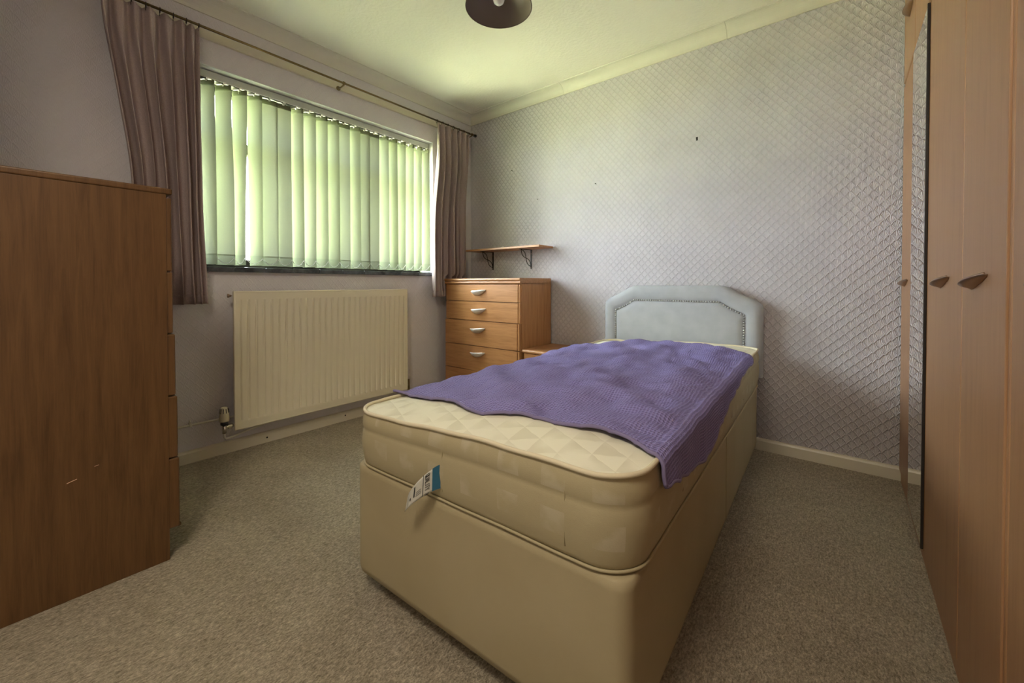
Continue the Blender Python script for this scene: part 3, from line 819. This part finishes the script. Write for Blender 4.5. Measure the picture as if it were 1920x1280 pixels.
for p_ in resample(HIN, 104):
    q = bm_lathe(bm, [(0.0052, 0.004), (0.0050, -0.002), (0.0030, -0.0044), (0.0002, -0.0054)], (p_[0], -0.0690, p_[1]), 'y', 8)
from_bm('stud_trim', bm, M['stud'], hbt, True)
for xx in (1.56, 1.97): box('fixing_strut', xx - 0.02, xx + 0.02, -0.034, -0.014, 0.12, 0.45, M['groove'], hbt)

# mattress ------------------------------------------------------------
mt = thing('mattress', 'cream quilted single mattress lying on the divan base', 'mattress', tuple(bed(BW / 2, BL / 2, 0.372)))
MR = 0.085
def pip_z(u, w):   # height of the top piping
    return 0.531 + 0.022 * smooth01((u - 0.10) / 0.45) * smooth01(1 - (u - 0.75) / 1.0) + 0.010 * smooth01(w / 1.4)
def top_z(u, w):
    du = min(u, BW - u); dw = min(w, BL - w)
    d = min(du, dw) if min(du, dw) > 0.12 else min(du, dw)
    crown = 0.030 * (1 - math.exp(-max(du, 0) / 0.09)) * (1 - math.exp(-max(dw, 0) / 0.10))
    z = pip_z(u, w) - 0.004 + crown
    # tufting dimples and the long quilting creases that curve away from the foot
    gu, gw = (u - 0.09) / 0.225, (w - 0.20) / 0.215
    iu, iw = round(gu), round(gw)
    rr = math.hypot((gu - iu) * 0.225, (gw - iw) * 0.215)
    z -= 0.010 * math.exp(-(rr / 0.035) ** 2) * smooth01(dw / 0.1) * smooth01(du / 0.08)
    cr = (u - 0.30 * w * w - 0.35 * w) / 0.062
    z -= 0.0022 * math.exp(-((cr - round(cr)) / 0.09) ** 2) * smooth01(dw / 0.03) * smooth01(du / 0.03)
    z += 0.004 * nz(u * 5, w * 5, 1.3)
    return z
ol = rrect(BW, BL, MR, 0.0, 12, 46)
NP = len(ol)
per = [0]
for a, c_ in zip(ol, ol[1:]): per.append(per[-1] + math.dist(a, c_))
def outward(p_, d):   # push an outline point outwards from the rounded rectangle
    cx, cy = min(max(p_[0], MR), BW - MR), min(max(p_[1], MR), BL - MR)
    v = Vector((p_[0] - cx, p_[1] - cy))
    if v.length < 1e-6: return p_
    v.normalize(); return (p_[0] + v.x * d, p_[1] + v.y * d)
loops = []
side = [(0.0, -0.002), (0.06, 0.002), (0.2, 0.006), (0.4, 0.0085), (0.58, 0.0075), (0.64, 0.0055), (0.67, 0.0045), (0.70, 0.0055), (0.76, 0.0072), (0.86, 0.0058), (0.94, 0.001), (1.0, -0.003)]
zb = 0.380
for t, d in side:
    lp = []
    for i, p_ in enumerate(ol):
        zt = pip_z(*p_); q = outward(p_, d + 0.003 * nz(per[i] * 7, t * 3, 4.0) * (1 - abs(2 * t - 1)))
        lp.append(bed(q[0], q[1], zb + (zt - zb) * t))
    loops.append(lp)
loops.insert(0, [bed(*(outward(p_, -0.012)), 0.3735) for p_ in ol])
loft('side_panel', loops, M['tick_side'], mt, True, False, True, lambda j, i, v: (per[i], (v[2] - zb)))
NR = 54
loops = []
for j in range(NR + 1):
    f_ = 1 - (j / NR) ** 1.25 * 0.995
    lp = []
    for p_ in ol:
        u = BW / 2 + (p_[0] - BW / 2) * f_; w_ = BL / 2 + (p_[1] - BL / 2) * f_
        lp.append(bed(u, w_, top_z(u, w_) if j else pip_z(u, w_) - 0.003))
    loops.append(lp)
def uvtop(j, i, v):
    dx, dy = v[0] - F0.x, v[1] - F0.y
    return (dx * math.cos(TH) + dy * math.sin(TH), -dx * math.sin(TH) + dy * math.cos(TH))
loft('top_panel', loops, M['tick_top'], mt, False, True, True, uvtop)
def closed_tube(name, pts, r, material, parent, n=8):
    bm_ = bmesh.new(); N_ = len(pts); rings = []
    for i, p_ in enumerate(pts):
        t = (pts[(i + 1) % N_] - pts[i - 1]).normalized(); nn = t.cross(Vector((0, 0, 1))).normalized(); bn = t.cross(nn)
        rings.append([bm_.verts.new(p_ + (nn * math.cos(2 * PI * k / n) + bn * math.sin(2 * PI * k / n)) * r) for k in range(n)])
    for i in range(N_):
        a, b_ = rings[i], rings[(i + 1) % N_]
        for k in range(n): bm_.faces.new((a[k], a[(k + 1) % n], b_[(k + 1) % n], b_[k]))
    return from_bm(name, bm_, material, parent, True)
closed_tube('piping', [bed(*(outward(p_, 0.0008)), pip_z(*p_) + 0.001 * math.sin(per[i] * 37)) for i, p_ in enumerate(ol)], 0.0052, M['piping'], mt)
closed_tube('piping', [bed(*(outward(p_, 0.001)), 0.3785 + 0.0008 * math.sin(per[i] * 23)) for i, p_ in enumerate(ol)], 0.0030, M['tick_side'], mt)
# vertical quilting stitches on the side and air vents
def vstitch(u, w, z0, z1, nrm):
    pts = [bed(u, w, z0 + (z1 - z0) * k / 6) + nrm * (0.006 if 0 < k < 6 else 0.003) for k in range(7)]
    return pts
nf = bed(0, -1, 0) - bed(0, 0, 0)
ns_ = bed(1, 0, 0) - bed(0, 0, 0)
for u in (0.385, 0.72): tube('seam', vstitch(u, 0.0, 0.40, 0.53, nf), 0.0014, M['tick_side'], mt, 5)
for w_ in (0.30, 0.62, 0.95, 1.22): tube('handle_loop', vstitch(BW, w_, 0.415, 0.475, ns_), 0.0016, M['groove'], mt, 5)
# care label on the foot end
def lab(s, t):   # s along the label away from the seam, t down the seam
    u0 = 0.381; z0_ = 0.466
    u = u0 - 0.085 * s - 0.012 * s * t
    out = 0.006 + 0.030 * math.sin(s * 2.2) + 0.006 * s
    z = z0_ - 0.058 * t * (1 - 0.25 * s) - 0.090 * s ** 1.25
    return bed(u, -out, z)
lb = grid_mesh('care_label', 20, 8, lambda s, t: tuple(lab(s, t)), M['lab_white'], mt, thick=0.0006)
def lab_patch(name, s0, s1, t0, t1, m_):
    return grid_mesh(name, 6, 6, lambda s, t: tuple(lab(s0 + (s1 - s0) * s, t0 + (t1 - t0) * t) + nf * 0.0011 + Vector((-0.0004, 0, 0.0004))), m_, lb)
lab_patch('blue_band', 0.0, 0.17, 0, 1, M['lab_blue'])
lab_patch('printed_rule', 0.37, 0.385, 0, 1, M['ink'])
lab_patch('printed_bar', 0.60, 0.64, 0.18, 0.72, M['ink'])
lab_patch('printed_bar', 0.74, 0.78, 0.55, 0.70, M['ink'])
for k in range(3): lab_patch('printed_line', 0.42, 0.56, 0.55 + 0.09 * k, 0.575 + 0.09 * k, M['ink'])
lab_patch('grey_band', 0.86, 0.90, 0, 1, M['rail'])
FONT = {'Q': [[(0, .2), (0, .8), (.3, 1), (.7, 1), (1, .8), (1, .2), (.7, 0), (.3, 0), (0, .2)], [(.6, .3), (1, -.05)]], 'U': [[(0, 1), (0, .2), (.3, 0), (.7, 0), (1, .2), (1, 1)]],
        'A': [[(0, 0), (.5, 1), (1, 0)], [(.2, .38), (.8, .38)]], 'L': [[(0, 1), (0, 0), (1, 0)]], 'I': [[(.5, 0), (.5, 1)]], 'T': [[(0, 1), (1, 1)], [(.5, 0), (.5, 1)]],
        'Y': [[(0, 1), (.5, .5), (1, 1)], [(.5, .5), (.5, 0)]], ' ': []}
bm = bmesh.new(); tt = 0.07
for chx in 'QUALITY A':
    wdt = 0.05 if chx == 'I' else 0.085
    for st in FONT[chx]:
        pts = [lab(0.33 - 0.10 * b_, tt + wdt * a) + nf * 0.0012 for a, b_ in st]
        bm_tube(bm, pts, 0.00055, 4)
    tt += wdt + 0.028
from_bm('lettering', bm, M['ink'], lb)

# purple throw ---------------------------------------------------------
tw_ = thing('throw_blanket', 'purple waffle cotton throw spread over the mattress', 'blanket', tuple(bed(0.45, 0.8, 0.56)))
def drop(w):      # overhang on the wardrobe side
    K = [(0.10, 0.052), (0.16, 0.066), (0.23, 0.088), (0.31, 0.108), (0.50, 0.140), (0.71, 0.100), (0.95, 0.060), (1.20, 0.036), (1.45, 0.040), (1.7, 0.04)]
    for (a, p_), (b_, q_) in zip(K, K[1:]):
        if w <= b_: return p_ + (q_ - p_) * smooth01(max(0, (w - a)) / (b_ - a))
    return 0.04
def w_front(s): return 0.152 - 0.022 * math.sin(s * PI) + 0.014 * math.sin(s * 11.0) + 0.010 * math.sin(s * 23 + 1)
def w_back(s): return 1.405 + 0.06 * smooth01(s / 0.6) - 0.05 * smooth01((s - 0.75) / 0.25) + 0.01 * math.sin(s * 14)
def throw(s, t):
    w = w_front(s) + (w_back(s) - w_front(s)) * t
    tot = BW - 0.004 + drop(w)
    ul = 0.002 + 0.012 * math.sin(w * 9) - 0.012 * math.exp(-((w - 0.15) / 0.06) ** 2)
    a = ul + (tot - ul) * s                 # arc length across the bed
    R_ = 0.022; e = BW - R_ * 0.6
    wr = 0.022 * nz(a * 6, w * 6, 2.0) + 0.012 * nz(a * 13 + 3, w * 11, 5.0) + 0.004 * nz(a * 26, w * 30, 8.0)
    # drag lines running across towards the hanging side
    k = smooth01((a - 0.35) / 0.4)
    wr += k * 0.006 * math.sin(w * 70 + 5 * nz(a * 4, w * 3, 7) + a * 6) * (0.5 + 0.5 * nz(a * 3, w * 6, 11))
    gu, gw = (a - 0.20) / 0.225, (w - 0.31) / 0.215
    iu, iw = round(gu), round(gw)
    rr = math.hypot((gu - iu) * 0.225, (gw - iw) * 0.215)
    wr -= 0.020 * math.exp(-(rr / 0.05) ** 2)
    ef = smooth01((w - w_front(s)) / 0.07)
    if a <= e:
        u = a; z = top_z(min(max(a, 0.0), BW), w) + 0.009 + 0.008 * ef + max(wr, -0.015) * (0.3 + 0.7 * ef) * smooth01((a + 0.02) / 0.07 + 0.25) * smooth01((BW - a) / 0.05 + 0.3)
        lift = math.exp(-((a - ul) / 0.045) ** 2) * math.exp(-((w - 0.145) / 0.035) ** 2)
        z += 0.016 * lift
        u -= 0.030 * lift
        if a < 0.03: z -= (0.03 - a) * 0.25 * (1 - lift)
        return bed(u, w, z)
    over = a - e
    ze = top_z(e, w) + 0.009 + 0.008 * ef + max(wr, -0.015) * 0.3
    ang = min(over / R_, PI / 2)
    u = e + R_ * math.sin(ang) ; z = ze - R_ * (1 - math.cos(ang))
    rest = max(0.0, over - R_ * PI / 2)
    fold = (0.0015 + 0.002 * smooth01(rest / 0.05)) * math.sin(w * 44 + 9 * nz(0, w * 5, 3)) * (0.6 + nz(3, w * 7, 1))
    u += 0.006 + max(fold, -0.004) * smooth01(rest / 0.02) + 0.012 * smooth01(rest / 0.1) * smooth01((0.3 - w) / 0.15)
    z -= rest
    # the corner at the foot swings towards the foot end
    return bed(u, w + 0.00 * rest, z)
def throw_uv(s, t):
    w = w_front(s) + (w_back(s) - w_front(s)) * t
    return (s * (BW + drop(w)), w)
grid_mesh('cloth', 190, 260, lambda s, t: tuple(throw(s, t)), M['purple'], tw_, throw_uv, thick=0.004)
bm = bmesh.new()
for k0 in range(4):
    if k0 == 0: pts = [throw(i / 150, 0) for i in range(151)]
    if k0 == 1: pts = [throw(1, i / 150) for i in range(151)]
    if k0 == 2: pts = [throw(i / 150, 1) for i in range(151)]
    if k0 == 3: pts = [throw(0, i / 150) for i in range(151)]
    bm_tube(bm, pts, 0.0042, 7)
from_bm('hem', bm, M['purple_hem'], tw_, True)

# ------------------------------------------------------------------ wardrobe
WX = 2.757
wd = thing('wardrobe', 'fitted beige wood wardrobe with mirrored door along the right', 'wardrobe', (3.05, -1.2, 0))
WEND = -2.36
box('end_panel', WX + 0.02, RX - 0.002, WEND, WEND + 0.018, 0, CEIL - 0.002, M['ward_z'], wd)
box('carcass', WX + 0.022, RX - 0.002, WEND + 0.018, -0.080, 0.06, 2.265, M['groove'], wd)
box('plinth', WX + 0.006, WX + 0.022, WEND, -0.018, 0.0, 0.050, M['ward_z'], wd)
box('scribe_strip', WX + 0.012, WX + 0.03, -0.080, -0.0785, 0.07, 2.27, M['ward_z'], wd)
edges = [-0.012, -0.385, -0.757, -1.243, -1.588, -1.965, WEND]
DZ0, DZ1, UZ0, UZ1 = 0.052, 1.782, 1.797, CEIL - 0.07
hys = [-0.19, None, -1.04, -1.39, -1.78, -2.16]
for i in range(6):
    a, b_ = edges[i + 1] + 0.0015, edges[i] - 0.0015
    if i == 1:
        dr_ = box('door', WX, WX + 0.018, a, b_, DZ0, DZ1, M['ward_z'], wd, 0.002)
        mo = box('mirror', WX - 0.005, WX - 0.001, a + 0.010, b_ - 0.002, DZ0 + 0.006, DZ1 - 0.006, M['mirror'], dr_, 0.0008)
        box('mirror_edge', WX - 0.0075, WX - 0.0005, a + 0.001, a + 0.0095, DZ0 + 0.006, DZ1 - 0.006, M['black'], dr_, 0.001)
    else:
        bm = bmesh.new(); bm_box(bm, WX, WX + 0.018, a, b_, DZ0, DZ1, 0.005, 3)
        dr_ = from_bm('door', bm, M['ward_z'], wd)
        put_handle(HB, (WX, hys[i], 0.908), -PI / 2, dr_).rotation_euler = (0, math.radians(-8), -PI / 2)
        if i in (3, 4):
            for q in (a + 0.012,): box('edge_bead', WX - 0.003, WX + 0.004, q, q + 0.008, DZ0, DZ1, M['ward_z'], dr_, 0.0025)
    up_ = box('upper_door', WX, WX + 0.018, a, b_, UZ0, UZ1, M['ward_z'], wd, 0.005, 3)
    put_handle(HB, (WX, (a + b_) / 2 - 0.06, UZ0 + 0.225), -PI / 2, up_)
box('door_rail', WX + 0.004, WX + 0.02, WEND, -0.018, DZ1 - 0.005, UZ0 + 0.005, M['ward_z'], wd)
box('cornice_filler', WX + 0.002, WX + 0.02, WEND, -0.078, UZ1, CEIL - 0.001, M['ward_z'], wd)

# ------------------------------------------------------------------ pendant light
PLX, PLY, PLZ = 1.330, -1.160, 2.150
pl = thing('pendant_light', 'taupe dome pendant light hanging from the ceiling', 'light', (PLX, PLY, CEIL))
bm = bmesh.new(); R_ = 0.150
prf = [(R_, 0.0), (R_ * 0.985, 0.022), (R_ * 0.93, 0.050), (R_ * 0.80, 0.080), (R_ * 0.58, 0.102), (R_ * 0.32, 0.114), (0.022, 0.118)]
prf2 = [(r_ - 0.003, h_ - 0.002) for r_, h_ in prf[::-1]]
bm_lathe(bm, prf + prf2, (PLX, PLY, PLZ), 'z', 64)
from_bm('shade', bm, M['shade'], pl, True)
bm = bmesh.new(); ring = [(PLX + (R_ - 0.0012) * math.cos(a), PLY + (R_ - 0.0012) * math.sin(a), PLZ) for a in [2 * PI * q / 64 for q in range(65)]]
bm_tube(bm, ring, 0.0023, 6, False); from_bm('rim', bm, M['rim'], pl, True)
lathe('lamp_holder', [(0.016, 0.075), (0.018, 0.08), (0.018, 0.13), (0.012, 0.14), (0.004, 0.145)], (PLX, PLY, PLZ), M['nylon'], pl)
lathe('bulb', [(0.0005, 0.012), (0.012, 0.014), (0.022, 0.022), (0.027, 0.036), (0.025, 0.052), (0.016, 0.068), (0.013, 0.08)], (PLX, PLY, PLZ), M['bulb'], pl, 'z', 24, False)
tube('flex', [(PLX, PLY, PLZ + 0.14), (PLX, PLY, CEIL - 0.012)], 0.003, M['nylon'], pl)
lathe('ceiling_rose', [(0.006, -0.028), (0.03, -0.022), (0.042, -0.008), (0.044, 0.0)], (PLX, PLY, CEIL), M['nylon'], pl)

# ------------------------------------------------------------------ unseen fill lamp, added behind the camera to brighten the room
ll = thing('added_fill_lamp', 'added round fill lamp, unseen, on the lobby ceiling', 'light', (2.12, -3.0, CEIL))
lathe('fill_lamp_base', [(0.27, -0.03), (0.29, -0.025), (0.29, 0.0)], (2.12, -3.0, CEIL), M['nylon'], ll, 'z', 40)
m_, b_e = mat('fill_lamp_glow', (0.9, 0.88, 0.82), 0.4)
b_e.inputs['Emission Color'].default_value = (1.0, 0.87, 0.69, 1); b_e.inputs['Emission Strength'].default_value = FILL
lathe('fill_lamp_diffuser', [(0.0005, -0.062), (0.12, -0.058), (0.22, -0.046), (0.265, -0.034), (0.27, -0.03)], (2.12, -3.0, CEIL), m_, ll, 'z', 40, False)

# ------------------------------------------------------------------ hooks and nails left in the wall
def nail(p_, r_, l_, label, hook=False):
    bm_ = bmesh.new(); bm_tube(bm_, [(p_[0], 0.004, p_[2]), (p_[0], -l_, p_[2] + 0.002)], r_ * 0.6, 8)
    bm_lathe(bm_, [(0.0001, -l_ - 0.0015), (r_, -l_ - 0.001), (r_, -l_), (0.0001, -l_ + 0.0002)], (p_[0], 0, p_[2] + 0.002), 'y', 10)
    if hook:
        bm_box(bm_, p_[0] - 0.005, p_[0] + 0.005, -0.003, 0.0, p_[2] - 0.010, p_[2] + 0.010, 0.001)
        bm_tube(bm_, [(p_[0], -0.003, p_[2] - 0.008), (p_[0], -0.009, p_[2] - 0.012), (p_[0], -0.013, p_[2] - 0.007), (p_[0], -0.012, p_[2] - 0.001)], 0.002, 6)
    return tag(from_bm('picture_hook' if hook else 'wall_nail', bm_, M['iron'], None, True), label, 'hook' if hook else 'nail')
nail((1.873, 0, 1.756), 0.004, 0.010, 'small metal picture hook high on the wall above the headboard', True)
nail((0.472, 0, 1.808), 0.0035, 0.016, 'topmost nail in the wall near the window corner')
nail((1.217, 0, 1.590), 0.0035, 0.014, 'nail in the wall furthest right, towards the headboard')
nail((0.724, 0, 1.547), 0.003, 0.012, 'lowest nail in the wall above the wooden shelf')
